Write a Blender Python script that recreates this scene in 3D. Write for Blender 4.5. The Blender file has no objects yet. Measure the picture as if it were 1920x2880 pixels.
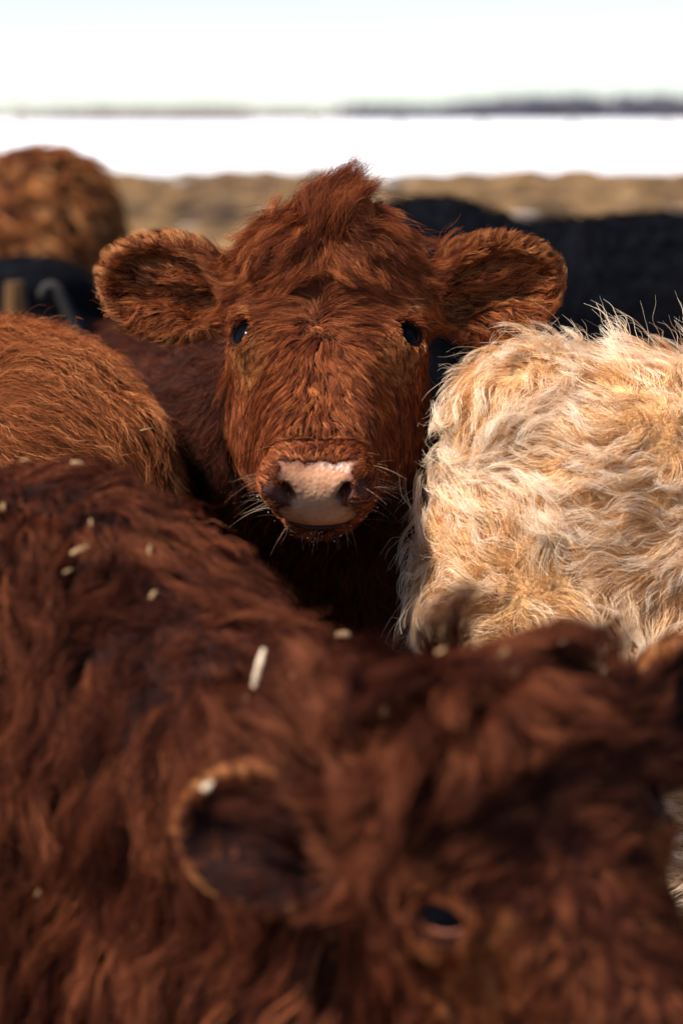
import bpy, bmesh, math, random
import numpy as np
from mathutils import Vector, Matrix, kdtree

# ------------------------------------------------------------------ camera, sky, sun, exposure
scene = bpy.context.scene
C = scene.collection
FPX = 85.0 / 24.0 * 1920.0                 # focal length in photo pixels
HORIZON = 330.0
CAM_Z = 1.5
PITCH = math.atan((1440.0 - HORIZON) / FPX)
cam_d = bpy.data.cameras.new('camera')
cam_d.sensor_fit = 'HORIZONTAL'; cam_d.sensor_width = 24.0; cam_d.lens = 85.0
cam_d.clip_start = 0.05; cam_d.clip_end = 8000.0
cam_d.dof.use_dof = True; cam_d.dof.focus_distance = 3.17
cam_d.dof.aperture_fstop = 2.7; cam_d.dof.aperture_blades = 0
cam = bpy.data.objects.new('camera', cam_d); C.objects.link(cam)
cam.location = (0, 0, CAM_Z); cam.rotation_euler = (math.pi / 2 - PITCH, 0, 0)
scene.camera = cam

SUN_AZ, SUN_EL = math.radians(-110.0), math.radians(52.0)   # azimuth from +Y towards +X
sun_dir = Vector((math.sin(SUN_AZ) * math.cos(SUN_EL), math.cos(SUN_AZ) * math.cos(SUN_EL), math.sin(SUN_EL)))
world = bpy.data.worlds.new('World'); scene.world = world; world.use_nodes = True
wn = world.node_tree.nodes; wl = world.node_tree.links
sky = wn.new('ShaderNodeTexSky'); sky.sky_type = 'NISHITA'; sky.sun_disc = False
sky.sun_elevation = SUN_EL; sky.sun_rotation = SUN_AZ
sky.air_density = 0.7; sky.dust_density = 0.4; sky.ozone_density = 1.0
wn['Background'].inputs['Strength'].default_value = 0.064
wl.new(sky.outputs['Color'], wn['Background'].inputs['Color'])
sun_l = bpy.data.lights.new('sun', 'SUN'); sun_l.energy = 3.0; sun_l.angle = math.radians(6.0)
sun_l.color = (1.0, 0.93, 0.83)
sun = bpy.data.objects.new('sun', sun_l); C.objects.link(sun)
sun.rotation_euler = (-sun_dir).to_track_quat('-Z', 'Y').to_euler()
sun.location = (-3, 0, 8)
vs = scene.view_settings
vs.view_transform = 'Standard'; vs.look = 'None'; vs.gamma = 1.0; vs.use_curve_mapping = False
vs.exposure = 1.72
scene.render.engine = 'CYCLES'
scene.cycles.use_denoising = True
scene.cycles.max_bounces = 4; scene.cycles.transmission_bounces = 3; scene.cycles.glossy_bounces = 3
scene.cycles.diffuse_bounces = 3; scene.cycles.adaptive_threshold = 0.02
scene.cycles.sample_clamp_indirect = 6.0
scene.cycles_curves.shape = 'RIBBONS'; scene.cycles_curves.subdivisions = 2


# ------------------------------------------------------------------ helpers
_cp, _sp = math.cos(PITCH), math.sin(PITCH)
def at(px, py, Y):
    """world point on the plane y = Y seen at photo pixel (px, py)"""
    x = (px - 960.0) / FPX; u = (1440.0 - py) / FPX
    d = np.array([x, _cp + u * _sp, -_sp + u * _cp])
    return d / d[1] * Y + np.array([0, 0, CAM_Z])

def rotx(a): c, s = math.cos(a), math.sin(a); return np.array([[1,0,0],[0,c,-s],[0,s,c]], float)
def roty(a): c, s = math.cos(a), math.sin(a); return np.array([[c,0,s],[0,1,0],[-s,0,c]], float)
def rotz(a): c, s = math.cos(a), math.sin(a); return np.array([[c,-s,0],[s,c,0],[0,0,1]], float)
R = math.radians
def nz(v): return v / np.maximum(np.linalg.norm(v, axis=-1, keepdims=True), 1e-9)
def sstep(a, b, x):
    t = np.clip((x - a) / (b - a), 0, 1); return t * t * (3 - 2 * t)

class VNoise:
    """smooth vector noise: sums of random sine waves"""
    def __init__(s, seed, freq, n=7):
        r = np.random.default_rng(seed)
        s.k = (nz(r.normal(size=(3, n, 3))) * freq * r.uniform(0.6, 1.6, (3, n, 1)) * 2 * np.pi).astype(np.float32)
        s.ph = r.uniform(0, 6.28, (3, n)).astype(np.float32); s.n = n
    def __call__(s, p):
        p = p.astype(np.float32)
        return np.stack([np.sin(p @ s.k[i].T + s.ph[i]).sum(1) for i in range(3)], 1) / math.sqrt(s.n * 0.5)
    def one(s, p):
        return np.sin(p.astype(np.float32) @ s.k[0].T + s.ph[0]).sum(1) / math.sqrt(s.n * 0.5)

def axis(*segs):
    """rectilinear grid axis out of (from, to, step) segments"""
    out = []
    for a, b, h in segs:
        n = max(2, int(round((b - a) / h)) + 1)
        v = np.linspace(a, b, n)
        out += list(v if not out else v[1:])
    return np.array(out, np.float32)

class Field:
    """a signed distance field sampled on a rectilinear grid"""
    FAR = 0.3
    def __init__(s, xs, ys, zs):
        s.ax = [xs, ys, zs]
        s.v = np.full((len(xs), len(ys), len(zs)), s.FAR, np.float32)
    def _box(s, lo, hi):
        sl = []
        for a, l, h in zip(s.ax, lo, hi):
            i = max(0, np.searchsorted(a, l) - 1); j = min(len(a), np.searchsorted(a, h) + 1)
            if j - i < 1: return None
            sl.append(slice(i, j))
        return tuple(sl)
    def _mix(s, sl, d, k, sub):
        a = s.v[sl]
        if sub:
            h = np.clip(0.5 - 0.5 * (a + d) / k, 0, 1) if k > 0 else (a < -d).astype(np.float32)
            s.v[sl] = a + (-d - a) * h + k * h * (1 - h)
        else:
            h = np.clip(0.5 + 0.5 * (a - d) / k, 0, 1)
            s.v[sl] = a + (d - a) * h - k * h * (1 - h)
    def ell(s, c, r, rot=None, k=0.03, sub=False, m=0.1):
        c = np.asarray(c, float); r = np.asarray(r, float)
        M = np.eye(3) if rot is None else np.asarray(rot)
        ext = np.sqrt(((M * r) ** 2).sum(1))
        sl = s._box(c - ext - m, c + ext + m)
        if sl is None: return
        X = (s.ax[0][sl[0]] - c[0])[:, None, None]; Y = (s.ax[1][sl[1]] - c[1])[None, :, None]; Z = (s.ax[2][sl[2]] - c[2])[None, None, :]
        M = M.astype(np.float32); k0 = 0; k1 = 0
        for i in range(3):
            q = M[0, i] * X + M[1, i] * Y + M[2, i] * Z
            q = q / np.float32(r[i]); k0 = k0 + q * q; q = q / np.float32(r[i]); k1 = k1 + q * q
        k0 = np.sqrt(k0); k1 = np.sqrt(k1) + 1e-6
        s._mix(sl, k0 * (k0 - 1) / k1, k, sub)
    def cap(s, a, b, ra, rb, k=0.03, sub=False, m=0.1):
        a = np.asarray(a, float); b = np.asarray(b, float); rm = max(ra, rb)
        sl = s._box(np.minimum(a, b) - rm - m, np.maximum(a, b) + rm + m)
        if sl is None: return
        X = (s.ax[0][sl[0]] - a[0])[:, None, None]; Y = (s.ax[1][sl[1]] - a[1])[None, :, None]; Z = (s.ax[2][sl[2]] - a[2])[None, None, :]
        ba = (b - a).astype(np.float32); L = float(ba @ ba)
        h = np.clip((X * ba[0] + Y * ba[1] + Z * ba[2]) / L, 0, 1)
        d = np.sqrt((X - ba[0] * h) ** 2 + (Y - ba[1] * h) ** 2 + (Z - ba[2] * h) ** 2) - (ra + (rb - ra) * h)
        s._mix(sl, d.astype(np.float32), k, sub)
    def finish(s):
        g = np.gradient(s.v, *[a.astype(np.float32) for a in s.ax])
        s.s4 = np.stack([s.v] + [x.astype(np.float32) for x in g], -1)
    def sample(s, p):
        idx = []; fr = []
        for i in range(3):
            a = s.ax[i]; x = np.clip(p[:, i], a[0], a[-1])
            j = np.clip(np.searchsorted(a, x) - 1, 0, len(a) - 2)
            idx.append(j); fr.append(((x - a[j]) / (a[j + 1] - a[j])).astype(np.float32))
        out = 0
        for dx in (0, 1):
            wx = fr[0] if dx else 1 - fr[0]
            for dy in (0, 1):
                wy = fr[1] if dy else 1 - fr[1]
                for dz in (0, 1):
                    wz = fr[2] if dz else 1 - fr[2]
                    out = out + (wx * wy * wz)[:, None] * s.s4[idx[0] + dx, idx[1] + dy, idx[2] + dz]
        return out[:, 0], nz(out[:, 1:4])
    def mesh(s):
        """naive surface nets"""
        v = s.v; ins = v < 0; n = np.array(v.shape)
        cnt = np.zeros(n - 1, np.int8)
        for dx in (0, 1):
            for dy in (0, 1):
                for dz in (0, 1):
                    cnt += ins[dx:n[0]-1+dx, dy:n[1]-1+dy, dz:n[2]-1+dz]
        act = (cnt > 0) & (cnt < 8)
        ci = np.argwhere(act)
        vid = np.full(n - 1, -1, np.int32); vid[act] = np.arange(len(ci))
        acc = np.zeros((len(ci), 3)); w = np.zeros(len(ci))
        cor = [(0,0,0),(1,0,0),(0,1,0),(1,1,0),(0,0,1),(1,0,1),(0,1,1),(1,1,1)]
        edges = [(0,1),(2,3),(4,5),(6,7),(0,2),(1,3),(4,6),(5,7),(0,4),(1,5),(2,6),(3,7)]
        cv = [v[ci[:,0]+o[0], ci[:,1]+o[1], ci[:,2]+o[2]] for o in cor]
        cpn = [np.stack([s.ax[i][ci[:, i] + o[i]] for i in range(3)], 1) for o in cor]
        for a, b in edges:
            x = (cv[a] < 0) != (cv[b] < 0)
            t = cv[a][x] / (cv[a][x] - cv[b][x])
            acc[x] += cpn[a][x] + (cpn[b][x] - cpn[a][x]) * t[:, None]; w[x] += 1
        P = acc / w[:, None]
        Q = []
        for ax_ in range(3):
            o = [1 if i == ax_ else 0 for i in range(3)]
            a = ins[:n[0]-o[0], :n[1]-o[1], :n[2]-o[2]]; b = ins[o[0]:, o[1]:, o[2]:]
            e = np.argwhere(a != b)
            u, w_ = (ax_ + 1) % 3, (ax_ + 2) % 3
            ok = (e[:, u] > 0) & (e[:, w_] > 0) & (e[:, u] < n[u] - 1) & (e[:, w_] < n[w_] - 1)
            e = e[ok]
            def cell(du, dw):
                f = e.copy(); f[:, u] += du; f[:, w_] += dw
                return vid[f[:, 0], f[:, 1], f[:, 2]]
            q = np.stack([cell(-1,-1), cell(0,-1), cell(0,0), cell(-1,0)], 1)
            flip = ~a[e[:, 0], e[:, 1], e[:, 2]]
            q[flip] = q[flip][:, ::-1]
            Q.append(q)
        Q = np.concatenate(Q)
        s.finish()
        for _ in range(2):
            d, g = s.sample(P); P = P - g * np.clip(d, -0.004, 0.004)[:, None]
        _, N = s.sample(P)
        return P, Q, N

def mesh_obj(name, V, Fc, mat, parent=None, smooth=True, origin=None):
    me = bpy.data.meshes.new(name)
    V = np.asarray(V, float)
    if origin is not None: V = V - np.asarray(origin)
    me.from_pydata(V.tolist(), [], [list(map(int, f)) for f in Fc])
    if smooth: me.polygons.foreach_set('use_smooth', np.ones(len(me.polygons), bool))
    me.materials.append(mat); me.update()
    o = bpy.data.objects.new(name, me); C.objects.link(o)
    if parent: o.parent = parent
    return o
def empty(name, loc, label=None, cat=None, group=None):
    o = bpy.data.objects.new(name, None); C.objects.link(o); o.location = loc; o.empty_display_size = 0.1
    return tag(o, label, cat, group)
def tag(o, label=None, cat=None, group=None, kind=None):
    if label: o['label'] = label
    if cat: o['category'] = cat
    if group: o['group'] = group
    if kind: o['kind'] = kind
    return o

# ------------------------------------------------------------------ materials
def new_mat(name):
    m = bpy.data.materials.new(name); m.use_nodes = True
    nt = m.node_tree
    for n in list(nt.nodes): nt.nodes.remove(n)
    out = nt.nodes.new('ShaderNodeOutputMaterial')
    return m, nt, out
def ramp(nt, stops, fac):
    r = nt.nodes.new('ShaderNodeValToRGB'); el = r.color_ramp.elements
    while len(el) < len(stops): el.new(0.5)
    for e, (p, c) in zip(el, stops): e.position = p; e.color = (*c, 1)
    nt.links.new(fac, r.inputs['Fac']); return r
def hair_mat(name, stops, rough=0.3, tip=None, tip_at=(0.35, 1.0), gloss=0.27, trans=0.25, shine=1.6):
    """fur: pigment varies from lock to lock and hair to hair; tip = bleached tip colour"""
    m, nt, out = new_mat(name)
    hi = nt.nodes.new('ShaderNodeHairInfo')
    at_ = nt.nodes.new('ShaderNodeAttribute'); at_.attribute_name = 'lock'
    mix = nt.nodes.new('ShaderNodeMath'); mix.operation = 'MULTIPLY_ADD'
    nt.links.new(hi.outputs['Random'], mix.inputs[0]); mix.inputs[1].default_value = 0.5
    sc = nt.nodes.new('ShaderNodeMath'); sc.operation = 'MULTIPLY'; sc.inputs[1].default_value = 0.5
    nt.links.new(at_.outputs['Fac'], sc.inputs[0]); nt.links.new(sc.outputs[0], mix.inputs[2])
    rp = ramp(nt, stops, mix.outputs[0]); col = rp.outputs['Color']
    if tip:
        mr = nt.nodes.new('ShaderNodeMapRange'); mr.inputs['From Min'].default_value = tip_at[0]; mr.inputs['From Max'].default_value = tip_at[1]
        nt.links.new(hi.outputs['Intercept'], mr.inputs['Value'])
        mx = nt.nodes.new('ShaderNodeMixRGB'); mx.inputs['Color2'].default_value = (*tip, 1)
        nt.links.new(mr.outputs[0], mx.inputs['Fac']); nt.links.new(col, mx.inputs['Color1']); col = mx.outputs['Color']
    df = nt.nodes.new('ShaderNodeBsdfDiffuse'); tr = nt.nodes.new('ShaderNodeBsdfTranslucent')
    hr = nt.nodes.new('ShaderNodeBsdfHair'); hr.component = 'Reflection'
    hr.inputs['RoughnessU'].default_value = rough; hr.inputs['RoughnessV'].default_value = 0.6; hr.inputs['Offset'].default_value = math.radians(-5)
    gm = nt.nodes.new('ShaderNodeGamma'); gm.inputs['Gamma'].default_value = 1 / shine          # the sheen is a paler tone of the pigment
    nt.links.new(col, gm.inputs['Color'])
    nt.links.new(col, df.inputs['Color']); nt.links.new(col, tr.inputs['Color']); nt.links.new(gm.outputs[0], hr.inputs['Color'])
    m1 = nt.nodes.new('ShaderNodeMixShader'); m1.inputs['Fac'].default_value = trans
    nt.links.new(df.outputs[0], m1.inputs[1]); nt.links.new(tr.outputs[0], m1.inputs[2])
    m2 = nt.nodes.new('ShaderNodeMixShader'); m2.inputs['Fac'].default_value = gloss
    nt.links.new(m1.outputs[0], m2.inputs[1]); nt.links.new(hr.outputs[0], m2.inputs[2])
    nt.links.new(m2.outputs[0], out.inputs['Surface'])
    return m
def skin_mat(name, col, rough=0.85, spec=0.04, bump=0.0, scale=60):
    m, nt, out = new_mat(name)
    b = nt.nodes.new('ShaderNodeBsdfPrincipled')
    b.inputs['Roughness'].default_value = rough; b.inputs['Specular IOR Level'].default_value = spec
    tc = nt.nodes.new('ShaderNodeTexCoord'); no = nt.nodes.new('ShaderNodeTexNoise'); no.inputs['Scale'].default_value = scale
    nt.links.new(tc.outputs['Object'], no.inputs['Vector'])
    r = ramp(nt, [(0.3, tuple(c * 0.7 for c in col)), (0.7, tuple(c * 1.25 for c in col))], no.outputs['Fac'])
    ba = nt.nodes.new('ShaderNodeAttribute'); ba.attribute_name = 'bare'
    mb = nt.nodes.new('ShaderNodeMixRGB'); mb.inputs['Color2'].default_value = (.10, .042, .034, 1)
    nt.links.new(ba.outputs['Fac'], mb.inputs['Fac']); nt.links.new(r.outputs['Color'], mb.inputs['Color1'])
    nt.links.new(mb.outputs['Color'], b.inputs['Base Color'])
    if bump:
        bp = nt.nodes.new('ShaderNodeBump'); bp.inputs['Strength'].default_value = bump; bp.inputs['Distance'].default_value = 0.004
        nt.links.new(no.outputs['Fac'], bp.inputs['Height']); nt.links.new(bp.outputs[0], b.inputs['Normal'])
    nt.links.new(b.outputs[0], out.inputs['Surface']); return m

# ------------------------------------------------------------------ fur
def groom(name, F, mesh, n, dens, flow, length, mat, parent, origin, K=8, lift=(0.5, 0.05), hgt=0.25,
          clumps=((900, 0.6, 1.2),), jitter=0.25, lockj=0.35, lockh=0.3, wave=None, frizz=0.06, grav=0.0,
          rad=0.0003, tipr=0.25, seed=1, cull=0.3, lab=None, inertia=0.45, lenj=0.25, fly=0.03, loose=(.35, 1.25)):
    """combs n hairs over the surface: they follow flow() across the field F, gather in locks and curl"""
    rng = np.random.default_rng(seed)
    P, Q, N = mesh
    tri = np.concatenate([Q[:, [0, 1, 2]], Q[:, [0, 2, 3]]])
    a = P[tri[:, 1]] - P[tri[:, 0]]; b = P[tri[:, 2]] - P[tri[:, 0]]
    area = 0.5 * np.linalg.norm(np.cross(a, b), axis=1)
    cen = P[tri].mean(1); nn = N[tri[:, 0]]
    w = area * np.clip(dens(cen, nn), 0, 1)
    vd = nz(np.array([0, 0, CAM_Z]) - cen)                       # fewer hairs where only the far side could be seen
    w *= np.where((vd * nn).sum(1) > -0.35, 1.0, cull)
    ok = w > 0; tri = tri[ok]; w = w[ok]
    f = rng.choice(len(tri), n, p=w / w.sum())
    u = rng.random(n); v = rng.random(n); s_ = u + v > 1; u[s_] = 1 - u[s_]; v[s_] = 1 - v[s_]
    root = P[tri[f, 0]] + (P[tri[f, 1]] - P[tri[f, 0]]) * u[:, None] + (P[tri[f, 2]] - P[tri[f, 0]]) * v[:, None]
    # locks
    asg = []
    for (dn, st, pw) in clumps:
        m = max(8, min(n // 3, int(dn * w.sum())))                # dn: locks per square metre
        kd = kdtree.KDTree(m)
        for i in range(m): kd.insert(root[i], i)
        kd.balance()
        asg.append((np.fromiter((kd.find(r)[1] for r in root), np.int64, n), st, pw))
    cl = asg[0][0]
    d, g = F.sample(root)
    p = root - g * 0.002
    L = length(root, g) * (1 + lenj * rng.uniform(-1, 1, n)) * (1 + 0.25 * rng.uniform(-1, 1, n)[cl])
    jit = nz(rng.normal(size=(n, 3))) * jitter + (nz(rng.normal(size=(n, 3))) * lockj)[cl]
    lk = 1 + lockh * rng.uniform(-1, 1, n)[cl]
    flyer = rng.random(n) < fly
    wv = None
    if wave:
        amp, frq = wave
        ph = rng.uniform(0, 6.28, n)[cl] + rng.normal(0, 0.25, n); fr_ = (frq * rng.uniform(0.6, 1.4, n))[cl]
        am = (amp * rng.uniform(0.3, 1.5, n))[cl]
    pts = [p]; prev = None
    step = L / (K - 1)
    down = np.array([0, 0, -1.0])
    for k in range(1, K):
        s = k / (K - 1)
        d, g = F.sample(p)
        t = nz(flow(p, g)) + jit
        if wave:
            side = np.cross(g, t); t = t + nz(side) * (am * np.sin(ph + fr_ * s * 6.28))[:, None]
        t = t + down * grav * s
        t = nz(t - g * (t * g).sum(1)[:, None])
        la = (lift[0] + (lift[1] - lift[0]) * s) * lk
        la = np.where(flyer, la + 0.35, la)
        dr = nz(t + g * la[:, None])
        if prev is not None: dr = nz(prev * inertia + dr * (1 - inertia))
        prev = dr
        p = p + dr * step[:, None]
        d, g = F.sample(p)
        hm = 0.0015 + 0.25 * hgt * L * s * np.clip(lk, 0.2, 2)
        hx = 0.003 + hgt * L * (s ** 0.7) * np.clip(lk, 0.2, 2) * np.where(flyer, 2.2, 1)
        p = p + g * (np.clip(hm - d, 0, 0.02) - 0.6 * np.clip(d - hx, 0, 0.05))[:, None]
        pts.append(p)
    A = np.stack(pts, 1)                                         # n, K, 3
    S = np.linspace(0, 1, K)
    for (c, st, pw) in asg[::-1]:
        ww = st * (S ** pw)[None, :, None] * (np.where(flyer, 0.15, 1.0) * np.minimum(1, rng.uniform(*loose, n)))[:, None, None]
        A = A + (A[c] - A) * ww
    if frizz:
        ph = rng.uniform(0, 6.28, (n, 3)); fq = rng.uniform(0.7, 2.2, (n, 3))
        off = np.sin(ph[:, None, :] + fq[:, None, :] * S[None, :, None] * 6.28) - np.sin(ph)[:, None, :]
        A = A + off * (frizz * L)[:, None, None] * (S ** 1.0)[None, :, None]
    A = A - np.asarray(origin)
    cu = bpy.data.hair_curves.new(name)
    cu.add_curves([K] * n)
    cu.position_data.foreach_set('vector', A.astype(np.float32).ravel())
    rr = (rad * rng.uniform(0.7, 1.3, n))[:, None] * (1 - (1 - tipr) * S ** 1.5)[None, :]
    ra = cu.attributes.get('radius') or cu.attributes.new('radius', 'FLOAT', 'POINT')
    ra.data.foreach_set('value', rr.astype(np.float32).ravel())
    la_ = cu.attributes.new('lock', 'FLOAT', 'CURVE')
    la_.data.foreach_set('value', rng.random(n)[cl].astype(np.float32))
    cu.materials.append(mat)
    o = bpy.data.objects.new(name, cu); C.objects.link(o); o.parent = parent
    o['kind'] = 'stuff'
    if lab: o['label'] = lab
    return o

def strands(name, lines, radii, mat, parent, origin):
    """a few single hairs given point by point (whiskers, lashes)"""
    K = len(lines[0]); n = len(lines)
    cu = bpy.data.hair_curves.new(name); cu.add_curves([K] * n)
    A = np.asarray(lines, np.float32) - np.asarray(origin, np.float32)
    cu.position_data.foreach_set('vector', A.ravel())
    S = np.linspace(0, 1, K)
    rr = np.asarray(radii)[:, None] * (1 - 0.8 * S ** 1.3)[None, :]
    ra = cu.attributes.get('radius') or cu.attributes.new('radius', 'FLOAT', 'POINT')
    ra.data.foreach_set('value', rr.astype(np.float32).ravel())
    la_ = cu.attributes.new('lock', 'FLOAT', 'CURVE'); la_.data.foreach_set('value', np.random.default_rng(n).random(n).astype(np.float32))
    cu.materials.append(mat)
    o = bpy.data.objects.new(name, cu); C.objects.link(o); o.parent = parent; o['kind'] = 'stuff'
    return o

# ------------------------------------------------------------------ cow anatomy
class Head:
    """face frame: x to the viewer's right, y into the head, z up the face to the poll; origin between the eyes.
       Re is the frame of the ears, which a cow carries level however the face is tilted"""
    def __init__(s, O, Rf, Re, scale=1.0, ears=None, es=1.0):
        s.es = es
        s.O = np.asarray(O, float); s.R = Rf; s.Re = Re; s.k = scale
        s.ears = ears or {}                                    # extra turn of one ear about its root
    def w(s, p): return s.O + s.R @ (np.asarray(p, float) * s.k)
    def we(s, p): return s.O + s.Re @ (np.asarray(p, float) * s.k)
    def loc(s, P): return ((P - s.O) @ s.R) / s.k
    def loce(s, P): return ((P - s.O) @ s.Re) / s.k
    def ear(s, P):
        """coordinates of points in the frame of the ear on their side"""
        e = s.loce(P)
        for sx, G in s.ears.items():
            m = e[:, 0] * sx > .10; piv = np.array([sx * .13, .09, .045])
            e[m] = piv + (e[m] - piv) @ G / s.es
        return e
    def earvec(s, V, e):
        V = V.copy()
        for sx, G in s.ears.items():
            m = e[:, 0] * sx > .10; V[m] = V[m] @ G.T
        return V @ s.Re.T
    def vec(s, V): return V @ s.R.T
    def vece(s, V): return V @ s.Re.T

def sdf_head(F, H, detail=True):
    k = H.k
    def e(c, r, rot=None, kk=0.03, sub=False):
        M = H.R if rot is None else H.R @ rot
        F.ell(H.w(c), np.array(r) * k, M, kk * k, sub)
    def cp(a, b, ra, rb, kk=0.03, sub=False): F.cap(H.w(a), H.w(b), ra * k, rb * k, kk * k, sub)
    e((0, .075, .085), (.118, .09, .115))                      # cranium
    e((0, .045, .03), (.108, .058, .13))                       # forehead
    F.ell(H.we((0, .09, .072)), np.array((.122, .088, .085)) * k, H.Re, .04 * k)      # domed poll, level with the ears
    F.ell(H.we((0, .10, .115)), np.array((.092, .06, .05)) * k, H.Re, .04 * k)
    for sx in (-1, 1):
        e((sx * .085, .05, .005), (.048, .05, .055), kk=.035)  # orbit
        e((sx * .070, .135, .0), (.05, .085, .095), kk=.05)    # cheek
        e((sx * .074, .150, -.060), (.05, .075, .085), kk=.05)
        cp((sx * .03, .04, -.02), (sx * .026, .035, -.2), .052, .04, .04)    # nasal bridge
        cp((sx * .056, .09, -.05), (sx * .036, .078, -.195), .048, .033, .04)  # upper jaw
        cp((sx * .062, .155, -.09), (sx * .028, .11, -.215), .055, .033, .04)   # lower jaw
        e((sx * .045, .022, -.242), (.031, .035, .035), kk=.025)             # nostril wing
    e((0, .04, -.246), (.069, .044, .040), kk=.03)             # muzzle
    e((0, .06, -.258), (.055, .040, .029), kk=.02)              # upper lip
    e((0, .105, -.243), (.045, .028, .036), kk=.02)             # chin
    if detail:
        for sx in (-1, 1):
            # comma shaped nostrils under their wings, slanting in towards the lip
            e((sx * .054, .014, -.256), (.020, .027, .024), kk=.012)
            e((sx * .0385, .010, -.282), (.0072, .0170, .034), rotz(sx * R(36)), .006, True)
            # eyelids round an almond opening
            e((sx * .104, .029, .0), (.033, .036, .039), kk=.014)
            e((sx * .110, .024, .036), (.022, .026, .011), rotz(sx * R(40)), .012)          # brow
            e((sx * .121, .007, .0), (.019, .026, .021), rotz(sx * R(37)) @ roty(sx * R(0)), .004, True)
            e((sx * .103, .031, .0), (.0300, .0300, .0300), None, .002, True)
        e((0, .082, -.29), (.062, .005, .03), rotx(R(-8)), .006, True)       # mouth
        e((0, -.017, -.2), (.04, .012, .006), None, .02, True)           # crease above the nose
    # ears
    for sx in (-1, 1):
        G = H.ears.get(sx, np.eye(3)); piv = np.array([sx * .13, .09, .045])
        def ee(c, r, rot=None, kk=0.02, sub=False):
            M = H.Re @ G if rot is None else H.Re @ G @ rot
            F.ell(H.we(piv + G @ (np.array(c) - piv) * H.es), np.array(r) * k * H.es, M, kk * k, sub)
        F.cap(H.we((sx * .10, .085, .035)), H.we(piv + G @ (np.array([sx * .19, .095, .055]) - piv) * H.es), .040 * k, .036 * k, .03 * k)
        rot = roty(sx * R(-14)) @ rotz(sx * R(8))
        ee((sx * .233, .098, .064), (.099, .036, .076), rot, .02)
        ee((sx * .243, .076, .060), (.087, .039, .062), rot, .010, True)
        ee((sx * .195, .068, .05), (.05, .046, .042), rot, .015, True)
        ee((sx * .245, .098, .020), (.05, .014, .018), rot, .012)
        ee((sx * .215, .102, .080), (.05, .012, .012), rot, .012)

def sdf_body(F, T, hb=1.15, neck_to=None, neck_r=.12, fat=1.0, legs=True, hump=0.0, neck_from=(.5, 0, -.27), neck_r0=.2):
    """body frame T: x forward, y to the left, z up; hb = height of the back"""
    Rm = T[:3, :3]
    def w(p): return T[:3, :3] @ np.asarray(p, float) + T[:3, 3]
    def e(c, r, rot=None, k=.08): F.ell(w(c), r, Rm if rot is None else Rm @ rot, k, m=.16)
    def cp(a, b, ra, rb, k=.05): F.cap(w(a), w(b), ra, rb, k, m=.16)
    e((0, 0, hb - .33), (.66, .28 * fat, .32))
    e((.42, 0, hb - .29 + hump), (.26, .22 * fat, .30))
    e((-.52, 0, hb - .27), (.28, .25 * fat, .27))
    cp((-.62, 0, hb - .11), (.45, 0, hb - .10 + hump), .09, .10)
    if legs:
        for sy in (-1, 1):
            cp((.44, sy * .15, hb - .5), (.44, sy * .14, .40), .10, .05); cp((.44, sy * .14, .40), (.46, sy * .14, .08), .048, .04); cp((.465, sy * .14, .06), (.475, sy * .14, .035), .05, .055, .01)
            cp((-.54, sy * .15, hb - .42), (-.46, sy * .15, .60), .15, .08); cp((-.46, sy * .15, .60), (-.64, sy * .15, .42), .07, .048)
            cp((-.64, sy * .15, .42), (-.60, sy * .15, .08), .046, .04); cp((-.595, sy * .15, .06), (-.585, sy * .15, .035), .05, .055, .01)
        cp((-.77, 0, hb - .13), (-.83, 0, .75), .035, .02); cp((-.83, 0, .75), (-.82, 0, .45), .022, .04)
    if neck_to is not None:
        F.cap(w(np.array(neck_from) + np.array([0, 0, hb])), np.asarray(neck_to, float), neck_r0, neck_r, .08, m=.16)

def body_T(pos, heading):
    """heading: degrees, 0 = +X, counter-clockwise seen from above"""
    T = np.eye(4); T[:3, :3] = rotz(R(heading)); T[:3, 3] = pos
    return T
def box_axis(c, half, h, fine=None):
    """coarse axis with an optional fine stretch (lo, hi, step)"""
    lo, hi = c - half, c + half
    if not fine: return axis((lo, hi, h))
    f0, f1, fh = fine
    segs = []
    if lo < f0: segs.append((lo, f0, h))
    segs.append((max(lo, f0), min(hi, f1), fh))
    if hi > f1: segs.append((f1, hi, h))
    return axis(*segs)

# ------------------------------------------------------------------ pigments
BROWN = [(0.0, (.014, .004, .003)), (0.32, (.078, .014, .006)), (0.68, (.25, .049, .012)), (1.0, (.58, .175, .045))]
DARKB = [(0.0, (.006, .002, .002)), (0.4, (.034, .0066, .0036)), (0.75, (.12, .024, .0085)), (1.0, (.36, .098, .034))]  # dark brown, with dim light on the near cow put into the colour
RUST = [(0.0, (.030, .007, .003)), (0.35, (.17, .034, .009)), (0.7, (.40, .10, .026)), (1.0, (.66, .27, .08))]
NECK_SHADE = [(0.0, (.006, .002, .002)), (0.4, (.026, .006, .004)), (1.0, (.12, .030, .014))]  # russet cow's neck and body: their shade is put into the colour
GOLD = [(0.0, (.030, .007, .003)), (0.35, (.16, .036, .009)), (0.7, (.40, .12, .030)), (1.0, (.66, .31, .10))]
CREAM = [(0.0, (.56, .25, .075)), (0.4, (.72, .40, .16)), (0.75, (.84, .58, .32)), (1.0, (.90, .76, .55))]
BLACK = [(0.0, (.0035, .0035, .0045)), (0.6, (.006, .006, .0075)), (1.0, (.013, .012, .013))]
M_brown = hair_mat('brown fur', BROWN, trans=.15); M_dark = hair_mat('dark brown fur', DARKB, trans=.15); M_neck_shade = hair_mat('shaded neck fur', NECK_SHADE, trans=.1, gloss=.15)
M_gold = hair_mat('golden fur', GOLD); M_rust = hair_mat('rusty fur', RUST); M_cream = hair_mat('cream fur', CREAM, rough=.4, tip=(.94, .86, .72), tip_at=(.4, 1.3))
M_under = hair_mat('golden underfur', [(0, (.36, .13, .03)), (.5, (.54, .24, .07)), (1, (.68, .38, .15))], rough=.4)
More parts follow.
